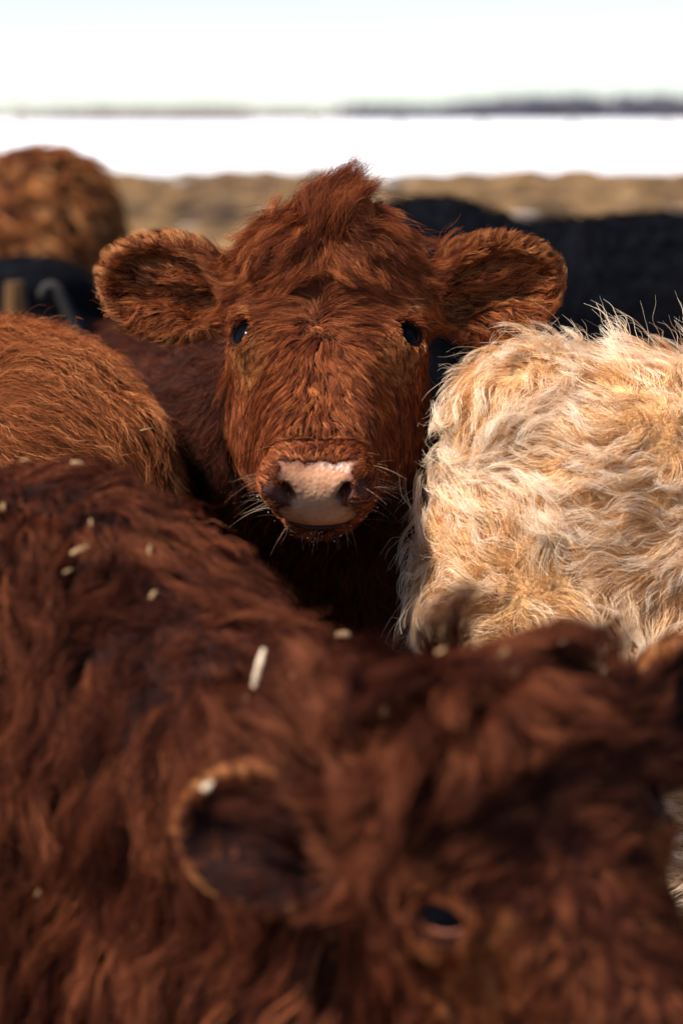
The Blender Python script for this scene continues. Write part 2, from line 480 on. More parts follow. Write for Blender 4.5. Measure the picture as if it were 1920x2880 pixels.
M_black = hair_mat('black fur', BLACK, rough=.5, gloss=.04)
M_pale = hair_mat('pale whisker', [(0, (.22, .10, .05)), (.5, (.45, .28, .16)), (1, (.8, .66, .5))], rough=.3)
S_brown = skin_mat('brown hide', (.022, .007, .004)); S_dark = skin_mat('dark brown hide', (.016, .006, .005))
S_gold = skin_mat('golden hide', (.12, .035, .011)); S_cream = skin_mat('cream hide', (.56, .32, .14)); S_black = skin_mat('black hide', (.004, .0045, .007))

def nose_mat():
    m, nt, out = new_mat('wet nose skin')
    b = nt.nodes.new('ShaderNodeBsdfPrincipled'); tc = nt.nodes.new('ShaderNodeTexCoord')
    vo = nt.nodes.new('ShaderNodeTexVoronoi'); vo.inputs['Scale'].default_value = 190; vo.feature = 'SMOOTH_F1'
    no = nt.nodes.new('ShaderNodeTexNoise'); no.inputs['Scale'].default_value = 22; no.inputs['Detail'].default_value = 5
    for n in (vo, no): nt.links.new(tc.outputs['Object'], n.inputs['Vector'])
    r = ramp(nt, [(.3, (.28, .115, .055)), (.5, (.46, .215, .11)), (.7, (.58, .31, .18))], no.outputs['Fac'])
    ea = nt.nodes.new('ShaderNodeAttribute'); ea.attribute_name = 'edge'
    n5 = nt.nodes.new('ShaderNodeTexNoise'); n5.inputs['Scale'].default_value = 150; nt.links.new(tc.outputs['Object'], n5.inputs['Vector'])
    sb = nt.nodes.new('ShaderNodeMath'); sb.operation = 'MULTIPLY_ADD'; sb.inputs[1].default_value = .8; sb.inputs[2].default_value = -.4
    nt.links.new(n5.outputs['Fac'], sb.inputs[0]); ad = nt.nodes.new('ShaderNodeMath'); ad.use_clamp = True
    nt.links.new(sb.outputs[0], ad.inputs[0]); nt.links.new(ea.outputs['Fac'], ad.inputs[1])
    me_ = nt.nodes.new('ShaderNodeMixRGB'); me_.inputs['Color1'].default_value = (.12, .042, .024, 1)
    nt.links.new(ad.outputs[0], me_.inputs['Fac']); nt.links.new(r.outputs['Color'], me_.inputs['Color2'])
    nt.links.new(me_.outputs['Color'], b.inputs['Base Color'])
    b.inputs['Roughness'].default_value = .44; b.inputs['Specular IOR Level'].default_value = .35; b.inputs['Subsurface Weight'].default_value = .15
    b.inputs['Subsurface Radius'].default_value = (.01, .004, .002); b.inputs['Subsurface Scale'].default_value = .5
    bp = nt.nodes.new('ShaderNodeBump'); bp.inputs['Strength'].default_value = .32; bp.inputs['Distance'].default_value = .0025; bp.invert = True
    nt.links.new(vo.outputs['Distance'], bp.inputs['Height']); nt.links.new(bp.outputs[0], b.inputs['Normal'])
    nt.links.new(b.outputs[0], out.inputs['Surface']); return m
M_nose = nose_mat()
def eye_mat():
    m, nt, out = new_mat('eyeball')
    b = nt.nodes.new('ShaderNodeBsdfPrincipled'); tc = nt.nodes.new('ShaderNodeTexCoord')
    sp = nt.nodes.new('ShaderNodeSeparateXYZ'); nt.links.new(tc.outputs['Object'], sp.inputs[0])
    # local +X is the line of sight: iris in front, white towards the corners
    r = ramp(nt, [(.0, (.5, .38, .34)), (.12, (.4, .28, .25)), (.2, (.010, .006, .005)), (.7, (.005, .004, .005)), (.86, (.002, .0025, .004))], sp.outputs['X'])
    mp = nt.nodes.new('ShaderNodeMath'); mp.operation = 'MULTIPLY'; mp.inputs[1].default_value = 1 / .0296
    nt.links.new(sp.outputs['X'], mp.inputs[0]); nt.links.new(mp.outputs[0], r.inputs['Fac'])
    nt.links.new(r.outputs['Color'], b.inputs['Base Color']); b.inputs['Roughness'].default_value = .025
    b.inputs['Specular IOR Level'].default_value = .04
    nt.links.new(b.outputs[0], out.inputs['Surface']); return m
M_eye = eye_mat()

def sphere(name, c, r, mat, parent, origin, look, seg=32):
    bm = bmesh.new(); bmesh.ops.create_uvsphere(bm, u_segments=seg, v_segments=seg // 2, radius=r)
    me = bpy.data.meshes.new(name); bm.to_mesh(me); bm.free()
    me.polygons.foreach_set('use_smooth', np.ones(len(me.polygons), bool)); me.materials.append(mat)
    o = bpy.data.objects.new(name, me); C.objects.link(o); o.parent = parent
    o.location = Vector(c) - Vector(origin)
    o.rotation_euler = Vector(look).to_track_quat('X', 'Z').to_euler()
    return o

# ------------------------------------------------------------------ fur maps of a head
def head_maps(H, seed, ear_len=.014, bare_ear=False):
    nzf = VNoise(seed, 14); nzs = VNoise(seed + 1, 45)
    Wx, Wz = -.012, -.004
    def flow(P, g):
        h = H.loc(P); e = H.ear(P)
        x, y, z = h[:, 0], h[:, 1], h[:, 2]
        # radiating from the whorl between the eyes, falling from the poll, parting in between
        fa = np.stack([(x - Wx) * 1.15, .12 * np.ones_like(x), (z - Wz) * .75 - .012], 1)
        fa = nz(fa)
        xp = Wx + .02 * sstep(0, .08, z) + nzf.one(P) * .004
        px_ = x - xp
        arch = nz(np.stack([np.tanh(px_ / .014), .10 + 0 * x, .75 * np.exp(-np.abs(px_) / .022) - .35 * sstep(.02, .09, np.abs(px_))], 1))
        up_ = sstep(Wz - .012, Wz + .02, z)
        fa = nz(fa * (1 - up_)[:, None] + arch * up_[:, None])
        fb = nz(np.stack([(e[:, 0] - .005) * 1.3, -.03 + 0 * x, (e[:, 2] - .19) * 1.0], 1)) @ (H.Re.T @ H.R)
        mid = sstep(.05, .09, e[:, 2] + nzf.one(P) * .012)
        fl = fa * (1 - mid)[:, None] + fb * mid[:, None]
        seam = np.exp(-((e[:, 2] - .068) / .025) ** 2)
        fl[:, 0] += seam * np.tanh((x + .008) / .012) * .7
        # cheeks and jaw: back and down
        side = sstep(.075, .115, np.abs(x)) * sstep(.02, -.05, z)
        ck = np.stack([np.sign(x) * .15, .5 * np.ones_like(x), -1 * np.ones_like(x)], 1)
        fl = fl * (1 - side)[:, None] + nz(ck) * side[:, None]
        under = sstep(.10, .15, y)
        fl = fl * (1 - under)[:, None] + nz(np.stack([np.sign(x) * .2, .6 + 0 * x, -1 + 0 * x], 1)) * under[:, None]
        # muzzle: away from the nose pad
        mz = sstep(-.185, -.21, z)
        mu = np.stack([x * 9, (y - .02) * 4 - .1, .5 + 0 * x], 1)
        fl = fl * (1 - mz)[:, None] + nz(mu) * mz[:, None]
        out = H.vec(fl)
        # ears: from the base out to the rim
        er = sstep(.135, .165, np.abs(e[:, 0]))
        ef = np.stack([np.sign(e[:, 0]) * .9, -.15 + 0 * x, (e[:, 2] - .055) * 7 + .05], 1)
        out = out * (1 - er)[:, None] + H.earvec(nz(ef), e) * er[:, None]
        # neck
        nk = sstep(.14, .2, e[:, 1]) * (1 - er)
        out = out * (1 - nk)[:, None] + nz(np.array([0.0, .55, -.8]))[None] * nk[:, None]
        return nz(out) + nzf(P) * .14 + nzs(P) * .10
    def length(P, g):
        h = H.loc(P); e = H.ear(P); x, y, z = h.T
        L = .025 + .020 * sstep(-.03, .02, z) + .012 * sstep(.06, .13, e[:, 2])
        L = L + .012 * sstep(.08, .14, y)
        L = np.where(z < -.12, .026 - .008 * sstep(-.12, -.19, z), L)
        L = np.where(z < -.202, .008, L)
        L = np.where((z < -.2) & (y > .075), .022, L)
        for sx in (-1, 1):
            d = np.sqrt((x - sx * .118) ** 2 + (y - .010) ** 2 + (z - .0) ** 2) + .008
            L = np.minimum(L, .005 + .022 * sstep(.032, .065, d) + .03 * sstep(.065, .1, d))
            d2 = np.sqrt((x - sx * .095) ** 2 + (z + .035) ** 2)
            L = np.where((z < 0), np.minimum(L, .009 + .02 * sstep(.02, .05, d2)), L)
        er = np.abs(e[:, 0]) > .15
        L = np.where(er, ear_len * (1 + .4 * (e[:, 2] > .1)), L)
        return L * H.k
    def dens(P, nn):
        h = H.loc(P); x, y, z = h.T
        D = np.ones(len(P))
        D[H.nose_mask(P)] = 0
        for sx in (-1, 1):
            d = np.sqrt((x - sx * .121) ** 2 + (y - .007) ** 2 + (z) ** 2)
            D[d < .0228] = 0
            dn = np.sqrt((x - sx * .050) ** 2 + (y - .012) ** 2 + (z + .275) ** 2)
            D[dn < .022] = .12
        D[(z < -.262) & (y > .07) & (y < .092)] = 0
        e = H.ear(P)
        D[in_ear(H, P)] = .12 if bare_ear else .5
        return D
    return flow, length, dens
def in_ear(H, P):
    e = H.ear(P); ax_ = np.abs(e[:, 0])
    return (((ax_ - .235) / .092) ** 2 + ((e[:, 2] - .058) / .058) ** 2 < 1) & (e[:, 1] < .118) & (e[:, 1] > .06)
def nose_edge(self, P):
    """metres inside the bare nose pad (negative outside)"""
    h = self.loc(P); x, y, z = h.T
    # pad between and around the nostrils, narrowing in the middle, lip below
    u = np.clip((y + .02) / .10, 0, 1)                       # 0 at the top edge, 1 at the lip
    half = .053 - .021 * np.exp(-((u - .37) / .16) ** 2) - .009 * sstep(.85, 1, u)
    wob = VNoise(77, 60).one(P) * .0016 + VNoise(78, 26).one(P) * .0018
    top = -.226 - .009 * np.clip(1 - y / .012, 0, 2)
    return np.minimum(np.minimum(half - np.abs(x), top - z), .083 - y) + wob
def nose_mask(self, P): return self.nose_edge(P) > 0
Head.nose_edge = nose_edge
Head.nose_mask = nose_mask

def split_cow(name, F, loc, label, cat, skin, group=None, H=None, nose=None):
    """meshes the field into one continuous hide under an Empty; the bare nose is a part of its own"""
    P, Q, N = F.mesh()
    root = empty(name, loc, label, cat, group)
    if H is not None:
        m = H.nose_mask(P[Q].mean(1))
        b = mesh_obj('body', P, Q[~m], skin, root, origin=loc)
        used = np.unique(Q[m]); mp = np.full(len(P), -1); mp[used] = np.arange(len(used))
        pad = mesh_obj('nose_pad', P[used], mp[Q[m]], nose or M_nose, root, origin=loc)
        ea = pad.data.attributes.new('edge', 'FLOAT', 'POINT')
        ea.data.foreach_set('value', np.clip(H.nose_edge(P[used]) / .015, 0, 1).astype(np.float32))
        h = H.loc(P); bare = np.zeros(len(P))                  # bare dark skin lining the nostrils and the mouth
        for sx in (-1, 1):
            dn = np.sqrt((h[:, 0] - sx * .049) ** 2 + (h[:, 1] - .014) ** 2 + (h[:, 2] + .272) ** 2); bare = np.maximum(bare, sstep(.03, .018, dn))
        bare = np.maximum(bare, sstep(.012, .006, np.abs(h[:, 1] - .082)) * (h[:, 2] < -.255))
        ba = b.data.attributes.new('bare', 'FLOAT', 'POINT'); ba.data.foreach_set('value', bare.astype(np.float32))
    else:
        mesh_obj('body', P, Q, skin, root, origin=loc)
    return root, (P, Q, N)

M_lid = skin_mat('dark eyelid rim', (.010, .005, .005), rough=.8, spec=.0)
M_lid_pink = skin_mat('pink eyelid rim', (.30, .10, .06), rough=.5, spec=.15)
M_lid_skin = skin_mat('eyelid skin', (.034, .011, .007), rough=.8, spec=.05)
def add_eyes(H, root, loc, rim=None, close=1.0, tilt=-22, duct=False, upper=None, long=35, skin=None):
    for sx in (-1, 1):
        c = np.array([sx * .103, .031, 0])
        look = nz(np.array([sx * .60, -.80, -.02]))
        sphere('eye', H.w(c), .0296 * H.k, M_eye, root, loc, H.R @ look)
        up0 = np.array([0, 0, 1.0]); side = nz(np.cross(up0, look))
        inner = side if side[1] < 0 else -side                             # towards the nose
        a = R(tilt); up = up0 * math.cos(a) + inner * math.sin(a); inn = inner * math.cos(a) - up0 * math.sin(a)
        n, m = 44, 8
        def at_eye(th, grow, rad):
            # almond: long axis along the face
            cu, su = math.cos(th), math.sin(th)
            au = (long + grow) * cu; as_ = ((30 * close if su < 0 else 41 * (upper or close)) + grow) * math.copysign(abs(su) ** 1.15, su)
            return c + nz(look + up * math.tan(R(min(max(au, -78), 78))) + inn * math.tan(R(min(max(as_, -78), 78)))) * rad
        ths = [i / n * 2 * math.pi for i in range(n)]
        ring = np.array([at_eye(t, 0, .0306) for t in ths]); V = []; Fq = []
        for i in range(n):
            t = nz(ring[(i + 1) % n] - ring[i - 1]); o = nz(ring[i] - c); b = np.cross(t, o)
            rr = .0015 + .0005 * math.cos(ths[i])
            V += [H.w(ring[i] + (o * math.cos(k / m * 6.2832) * .8 + b * math.sin(k / m * 6.2832) * 1.25) * rr) for k in range(m)]
        for i in range(n):
            for k in range(m): Fq.append((i * m + k, ((i + 1) % n) * m + k, ((i + 1) % n) * m + (k + 1) % m, i * m + (k + 1) % m))
        lid_rows = [(1, .0303), (4, .0316), (10, .0318), (18, .0312), (30, .0302)]
        V2 = [H.w(at_eye(t, gr, rd)) for gr, rd in lid_rows for t in ths]
        F2 = [(r_ * n + i, r_ * n + (i + 1) % n, (r_ + 1) * n + (i + 1) % n, (r_ + 1) * n + i) for r_ in range(len(lid_rows) - 1) for i in range(n)]
        lid = mesh_obj('eyelid', V2, F2, skin or M_lid_skin, root, origin=loc)
        mesh_obj('eyelid_rim', V, Fq, rim or M_lid, lid, origin=loc)
        if duct:                                               # pink corner and pale lower margin of the eye
            pts = [at_eye(math.pi * (1.55 - .55 * q / 9), 1.5, .0318) for q in range(10)]
            Vd = []; Fd = []
            for i, p in enumerate(pts):
                t = nz(pts[min(i + 1, 9)] - pts[max(i - 1, 0)]); o = nz(p - c); b = np.cross(t, o); rr = .0016 + .0030 * sstep(.62, 1, i / 9)
                Vd += [H.w(p + (o * math.cos(k / m * 6.2832) * .7 + b * math.sin(k / m * 6.2832)) * rr) for k in range(m)]
            for i in range(9):
                for k in range(m): Fd.append((i * m + k, i * m + (k + 1) % m, (i + 1) * m + (k + 1) % m, (i + 1) * m + k))
            Fd.append(tuple(range(9 * m, 10 * m)))
            mesh_obj('tear_duct', Vd, Fd, M_lid_pink, lid, origin=loc)

# ------------------------------------------------------------------ ground, snow, far things
def ground_mat():
    m, nt, out = new_mat('straw and snow')
    b = nt.nodes.new('ShaderNodeBsdfPrincipled'); b.inputs['Roughness'].default_value = .9; b.inputs['Specular IOR Level'].default_value = .1
    tc = nt.nodes.new('ShaderNodeTexCoord')
    n1 = nt.nodes.new('ShaderNodeTexNoise'); n1.inputs['Scale'].default_value = 1.3; n1.inputs['Detail'].default_value = 6
    n2 = nt.nodes.new('ShaderNodeTexNoise'); n2.inputs['Scale'].default_value = .55; n2.inputs['Detail'].default_value = 4
    n3 = nt.nodes.new('ShaderNodeTexNoise'); n3.inputs['Scale'].default_value = .12; n3.inputs['Detail'].default_value = 2
    mp_ = nt.nodes.new('ShaderNodeMapping'); mp_.inputs['Scale'].default_value = (1, .2, 1); nt.links.new(tc.outputs['Object'], mp_.inputs['Vector'])   # windrows and tracks
    for n in (n1, n2, n3): nt.links.new(mp_.outputs[0] if n is not n3 else tc.outputs['Object'], n.inputs['Vector'])
    straw = ramp(nt, [(.42, (.012, .007, .004)), (.5, (.055, .030, .013)), (.58, (.15, .086, .038))], n1.outputs['Fac'])
    sp = nt.nodes.new('ShaderNodeSeparateXYZ'); nt.links.new(tc.outputs['Object'], sp.inputs[0])
    ad = nt.nodes.new('ShaderNodeMath'); ad.operation = 'MULTIPLY_ADD'; ad.inputs[1].default_value = 26
    nt.links.new(n3.outputs['Fac'], ad.inputs[0]); nt.links.new(sp.outputs['Y'], ad.inputs[2])
    far = nt.nodes.new('ShaderNodeMapRange'); far.inputs['From Min'].default_value = 74; far.inputs['From Max'].default_value = 78
    nt.links.new(ad.outputs[0], far.inputs['Value'])
    pt = nt.nodes.new('ShaderNodeMapRange'); pt.inputs['From Min'].default_value = .64; pt.inputs['From Max'].default_value = .70
    nt.links.new(n2.outputs['Fac'], pt.inputs['Value'])
    mx = nt.nodes.new('ShaderNodeMath'); mx.operation = 'MAXIMUM'
    nt.links.new(far.outputs[0], mx.inputs[0]); nt.links.new(pt.outputs[0], mx.inputs[1])
    mc = nt.nodes.new('ShaderNodeMixRGB'); mc.inputs['Color2'].default_value = (.86, .87, .89, 1)
    nt.links.new(mx.outputs[0], mc.inputs['Fac']); nt.links.new(straw.outputs['Color'], mc.inputs['Color1'])
    nt.links.new(mc.outputs['Color'], b.inputs['Base Color']); nt.links.new(b.outputs[0], out.inputs['Surface'])
    return m
def build_ground():
    ys = np.concatenate([np.linspace(-60, 0, 12), np.linspace(1, 90, 170), np.geomspace(95, 5000, 40)])
    xs = np.concatenate([-np.geomspace(20, 3000, 14)[::-1], np.linspace(-19, 19, 90), np.geomspace(20, 3000, 14)])
    X, Y = np.meshgrid(xs, ys)
    p = np.stack([X.ravel(), Y.ravel(), 0 * X.ravel()], 1)
    a = VNoise(5, .16).one(p) * .06 + VNoise(6, .45).one(p) * .04
    near = sstep(9, 22, p[:, 1]) * sstep(80, 60, p[:, 1])
    p[:, 2] = (a + .05) * near
    nx = len(xs); i = np.arange((len(ys) - 1) * (nx - 1)); r, c = i // (nx - 1), i % (nx - 1)
    v = r * nx + c
    o = mesh_obj('ground', p, np.stack([v, v + 1, v + nx + 1, v + nx], 1), ground_mat())
    tag(o, 'straw-strewn winter ground running out into a snow field', None, None, 'structure')
build_ground()

def flat_mat(name, stops, scale=3.0, rough=.9):
    m, nt, out = new_mat(name)
    b = nt.nodes.new('ShaderNodeBsdfPrincipled'); b.inputs['Roughness'].default_value = rough; b.inputs['Specular IOR Level'].default_value = .15
    tc = nt.nodes.new('ShaderNodeTexCoord'); no = nt.nodes.new('ShaderNodeTexNoise'); no.inputs['Scale'].default_value = scale; no.inputs['Detail'].default_value = 4
    nt.links.new(tc.outputs['Object'], no.inputs['Vector'])
    r = ramp(nt, stops, no.outputs['Fac']); nt.links.new(r.outputs['Color'], b.inputs['Base Color'])
    nt.links.new(b.outputs[0], out.inputs['Surface']); return m

def thicket(name, spans, mat, label, seed):
    """bare winter scrub along the horizon: thousands of thin crossed twigs, one far mass"""
    rng = np.random.default_rng(seed); V = []; Fq = []
    for (px0, px1, Y, h0, h1, n) in spans:
        for _ in range(n):
            t = rng.random(); x = ((px0 + (px1 - px0) * t) - 960) / FPX * Y; y = Y + rng.uniform(-30, 30)
            h = (h0 + (h1 - h0) * t) * rng.uniform(.55, 1.1); w = h * rng.uniform(.3, .6)
            b = len(V); m = 7                                    # a rough crown on a stem
            ring = [(x + w * math.cos(k / m * 6.283) * rng.uniform(.6, 1.1), y + w * math.sin(k / m * 6.283) * .6) for k in range(m)]
            V += [(a, c, h * rng.uniform(.15, .35)) for a, c in ring] + [(x + (a - x) * .8, c, h * rng.uniform(.6, .85)) for a, c in ring] + [(x, y, h), (x, y, -.2)]
            for k in range(m):
                k2 = (k + 1) % m
                Fq += [(b + k, b + k2, b + m + k2, b + m + k), (b + m + k, b + m + k2, b + 2 * m), (b + k2, b + k, b + 2 * m + 1)]
    o = mesh_obj(name, V, Fq, mat, smooth=False)
    tag(o, label, None, None, 'stuff'); return o
def litter(name, n, y0, y1, h, w, mat, label, seed):
    """trampled clumps lying about on the ground, far too many to count"""
    rng = np.random.default_rng(seed); V = []; Fq = []; m = 8
    for _ in range(n):
        Y = rng.uniform(y0, y1); x = rng.uniform(-.2, .2) * Y; ww = rng.uniform(*w); hh = rng.uniform(*h); b = len(V)
        for rr, zz in ((1, -.06), (.8, .35), (.45, .8)):
            V += [(x + ww * rr * math.cos(k / m * 6.2832) * rng.uniform(.8, 1.2), Y + ww * rr * math.sin(k / m * 6.2832) * rng.uniform(.8, 1.2), hh * zz * rng.uniform(.75, 1.25)) for k in range(m)]
        V.append((x, Y, hh))
        for r_ in range(2):
            for k in range(m): Fq.append((b + r_ * m + k, b + r_ * m + (k + 1) % m, b + (r_ + 1) * m + (k + 1) % m, b + (r_ + 1) * m + k))
        for k in range(m): Fq.append((b + 2 * m + k, b + 2 * m + (k + 1) % m, b + 3 * m))
    tag(mesh_obj(name, V, Fq, mat), label, None, None, 'stuff')
litter('straw_litter', 420, 22, 62, (.12, .38), (.25, .8), flat_mat('trampled straw', [(.35, (.07, .038, .015)), (.65, (.20, .115, .05))], 3), 'trampled tan straw lying in clumps behind the herd', 61)
litter('dark_litter', 260, 22, 62, (.10, .30), (.25, .7), flat_mat('dark trampled straw', [(.35, (.014, .009, .005)), (.65, (.05, .028, .012))], 3), 'dark trampled straw and dung in clumps behind the herd', 62)
litter('snow_crust', 90, 26, 62, (.08, .22), (.25, .6), flat_mat('dirty snow', [(.35, (.34, .27, .22)), (.65, (.62, .55, .50))], 3), 'dirty snow left in lumps between the straw', 63)
thicket('far_woodland', [(960, 1260, 900, 6.5, 6.2, 200), (1200, 1420, 900, 6.8, 8.5, 150), (1400, 2600, 900, 9.5, 11, 480), (2600, 6000, 900, 10, 8, 500), (1000, 1250, 1200, 5, 6, 60)],
        flat_mat('bare woodland', [(.3, (.045, .042, .058)), (.7, (.085, .078, .095))], .1), 'dark bare woodland along the horizon behind the snow field', 21)
thicket('far_scrub', [(100, 330, 700, 4.2, 4.6, 80), (330, 720, 700, 4.4, 4.6, 150), (-3500, -300, 900, 5, 5, 300), (-300, 150, 900, 4.6, 4.4, 70), (700, 1000, 900, 4.4, 5, 70)],
        flat_mat('bare scrub', [(.3, (.10, .075, .07)), (.7, (.20, .155, .14))], .1), 'pale brown scrub scattered along the horizon behind the snow field', 22)
M_post = flat_mat('weathered wood', [(.3, (.13, .10, .08)), (.7, (.28, .22, .17))], 8)
def post(px, Y, h, r, label, mat=M_post, name='fence_post', group=None, lean=0.0):
    x = (px - 960) / FPX * Y
    rng = np.random.default_rng(int(px)); V = []; Fq = []; m = 8; rings = [-.25, h * .3, h * .6, h * .93, h]
    for j, z in enumerate(rings):
        rr = r * (.7 if j == 4 else 1 - .03 * j)
        for k in range(m):
            q = rr * rng.uniform(.9, 1.08); V.append((math.cos(k / m * 6.283) * q + lean * z, math.sin(k / m * 6.283) * q, z))
    for j in range(4):
        for k in range(m): Fq.append((j * m + k, j * m + (k + 1) % m, (j + 1) * m + (k + 1) % m, (j + 1) * m + k))
    Fq.append(tuple(range(4 * m, 5 * m)))
    o = mesh_obj(name, V, Fq, mat, smooth=False); o.location = (x, Y, 0)
    return tag(o, label, 'post', group)
for i, (px, Y, h) in enumerate([(885, 200, 1.7), (1120, 210, 1.4), (1350, 205, 1.35), (1600, 200, 1.4), (1860, 200, 1.4)]):
    lb = ['tallest far fence post on the snow, straight above the cow\'s forelock', 'far fence post on the snow, first to the right of the forelock',
          'far fence post on the snow, second to the right of the forelock', 'far fence post on the snow, third to the right of the forelock', 'rightmost far fence post on the snow below the woodland'][i]
    post(px, Y, h, .16, lb, group='fence posts in the snow field')
post(62, 330, 3.4, .3, 'thick pale far post standing alone at the left end of the horizon')

# ------------------------------------------------------------------ the cow that looks into the lens
MAIN_O = at(914, 925, 3.22)
HM = Head(MAIN_O, rotz(R(-3.5)) @ rotx(R(-45)), rotz(R(-3)) @ rotx(R(-8)), .95)
def fine_grid(H, body_c, body_half, coarse, fine, reach=(.37, .21, .30), core=None):
    ax_ = []
    for i in range(3):
        f0, f1 = H.O[i] - reach[i][0], H.O[i] + reach[i][1]
        lo = min(body_c[i] - body_half[i], f0 - .05); hi = max(body_c[i] + body_half[i], f1 + .05)
        segs = [(lo, f0, coarse)] if lo < f0 else []
        segs.append((f0, f1, fine))
        if hi > f1: segs.append((f1, hi, coarse))
        ax_.append(axis(*segs))
    return Field(*ax_)
T = body_T((-.20, 4.25, 0), -80)
F = fine_grid(HM, (-.20, 4.28, .65), (.55, 1.05, .70), .022, .0036, ((.37, .37), (.24, .24), (.30, .24)))
sdf_body(F, T, 1.17, neck_to=HM.w((-.02, .25, .03)), neck_r=.13, neck_from=(.42, .04, -.25), neck_r0=.25)
sdf_head(F, HM)
loc = (-.20, 4.25, 0)
main, MM = split_cow('cow', F, loc, 'russet cow with a tousled forelock staring straight into the lens', 'cow', S_brown, H=HM)
add_eyes(HM, main, loc)
fl, ln, de = head_maps(HM, 31)
def near_head(H, y0=.19, y1=.24):
    """1 on the head, 0 on the neck and body"""
    def f(P):
        h = H.loc(P); return sstep(y1, y0, h[:, 1]) * sstep(.46, .40, np.linalg.norm(P - H.O, axis=1))
    return f
nh = near_head(HM)
groom('coat', F, MM, 175000, lambda P, g: de(P, g) * nh(P), fl, ln, M_brown, main, loc, K=9, lift=(.30, .0), hgt=.14,
      clumps=((36000, .75, .7), (7000, .2, 1.0)), jitter=.06, lockj=.13, lockh=.5, frizz=.028, rad=.00021, seed=3)
# longer, looser hair over the whole top of the skull, and the forelock that stands up in the wind
def top_len(P, g):
    e = HM.loce(P); return .046 + .02 * sstep(.08, .15, e[:, 2])
def top_den(P, g):
    e = HM.loce(P)
    return sstep(.06, .11, e[:, 2]) * sstep(.17, .13, np.abs(e[:, 0])) * sstep(.22, .16, e[:, 1])
groom('topknot', F, MM, 15000, top_den, fl, top_len, M_brown, main, loc, K=10, lift=(.6, -.05), hgt=.28,
      clumps=((9000, .75, .7), (2500, .3, 1.2)), jitter=.10, lockj=.42, lockh=.6, wave=(.45, .9), frizz=.04, rad=.00024, seed=4)
def lock_flow(P, g):
    e = HM.loce(P); x = e[:, 0]
    return HM.vece(np.stack([.45 - 7 * (x - .005), .1 + 0 * x, .5 + 0 * x], 1))
def lock_den(P, g):
    e = HM.loce(P); return np.exp(-(((e[:, 0] + .008) / .05) ** 2 + ((e[:, 2] - .165) / .035) ** 2)) * (e[:, 1] < .14)
def lock_len(P, g):
    e = HM.loce(P); return .045 + .036 * np.exp(-((e[:, 0] + .012) / .035) ** 2)
groom('forelock', F, MM, 8000, lock_den, lock_flow, lock_len, M_brown, main, loc, K=11, lift=(1.5, .0), hgt=.62,
      clumps=((9000, .75, .8),), jitter=.10, lockj=.5, lockh=.6, wave=(.5, .7), frizz=.05, rad=.00026, seed=5, inertia=.6, lenj=.4)
def ear_tufts(H, root, loc, F, M, mat, n, seed, lng=.026):
    e_in = lambda P, g: in_ear(H, P).astype(float)
    def fl_(P, g):
        e = H.ear(P); sx = np.sign(e[:, 0]); z = e[:, 2] - .055
        v = np.stack([sx * (.8 + 0 * z), -.35 + 0 * z, np.where(z > 0, .1, -.25) + 6 * z * (np.abs(z) > .03)], 1)
        return H.earvec(nz(v), e) + VNoise(seed, 30)(P) * .25
    groom('ear_tufts', F, M, n, e_in, fl_, lambda P, g: lng + 0 * P[:, 0], mat, root, loc, K=8, lift=(.6, .1), hgt=.3,
          clumps=((14000, .6, .8),), jitter=.15, lockj=.3, lockh=.4, frizz=.04, rad=.00026, seed=seed)
def ear_fringe(H, root, loc, F, M, mat, n, seed, lng=.02, top=.6):
    def dn(P, g):
        e = H.ear(P); ax_ = np.abs(e[:, 0])
        q = np.sqrt(((ax_ - .235) / .10) ** 2 + ((e[:, 2] - .062) / .07) ** 2)
        return np.exp(-((q - .97) / .09) ** 2) * (ax_ > .165) * (e[:, 1] < .125) * (e[:, 1] > .05) * np.where(e[:, 2] > .06, 1, 1 - top)
    def fl_(P, g):
        e = H.ear(P); sx = np.sign(e[:, 0])
        v = np.stack([sx * ((np.abs(e[:, 0]) - .235) / .1 + .45), -.1 + 0 * sx, (e[:, 2] - .055) / .07], 1)
        return H.earvec(nz(v), e)
    groom('ear_fringe', F, M, n, dn, fl_, lambda P, g: lng + 0 * P[:, 0], mat, root, loc, K=6, lift=(.6, .3), hgt=.5,
          clumps=((20000, .5, .8),), jitter=.15, lockj=.2, lockh=.4, frizz=.04, rad=.00024, seed=seed)
def eye_patch(H, root, loc, F, M, mat, n, seed, wide=1.0):
    def dn(P, g):
        h = H.loc(P); w = 0
        for sx in (-1, 1):
            w = w + np.exp(-(((h[:, 0] - sx * .098) / .03) ** 2 + ((h[:, 2] + .045 * wide) / .03) ** 2 + ((h[:, 1] - .02 * wide) / .03) ** 2) / wide ** 2)
            w = w + .7 * np.exp(-(((h[:, 0] - sx * .112) / .018) ** 2 + ((h[:, 2] - .042) / .012) ** 2 + ((h[:, 1] - .02) / .03) ** 2))
        return np.minimum(w, 1) * de(P, g)
    groom('eye_patch', F, M, n, dn, fl, lambda P, g: .013 + 0 * P[:, 0], mat, root, loc, K=5, lift=(.4, .1), hgt=.28, clumps=((40000, .4, 1.0),), rad=.00024, seed=seed)
ear_tufts(HM, main, loc, F, MM, M_rust, 3200, 26)
eye_patch(HM, main, loc, F, MM, M_gold, 7000, 27)
ear_fringe(HM, main, loc, F, MM, M_gold, 5000, 29)
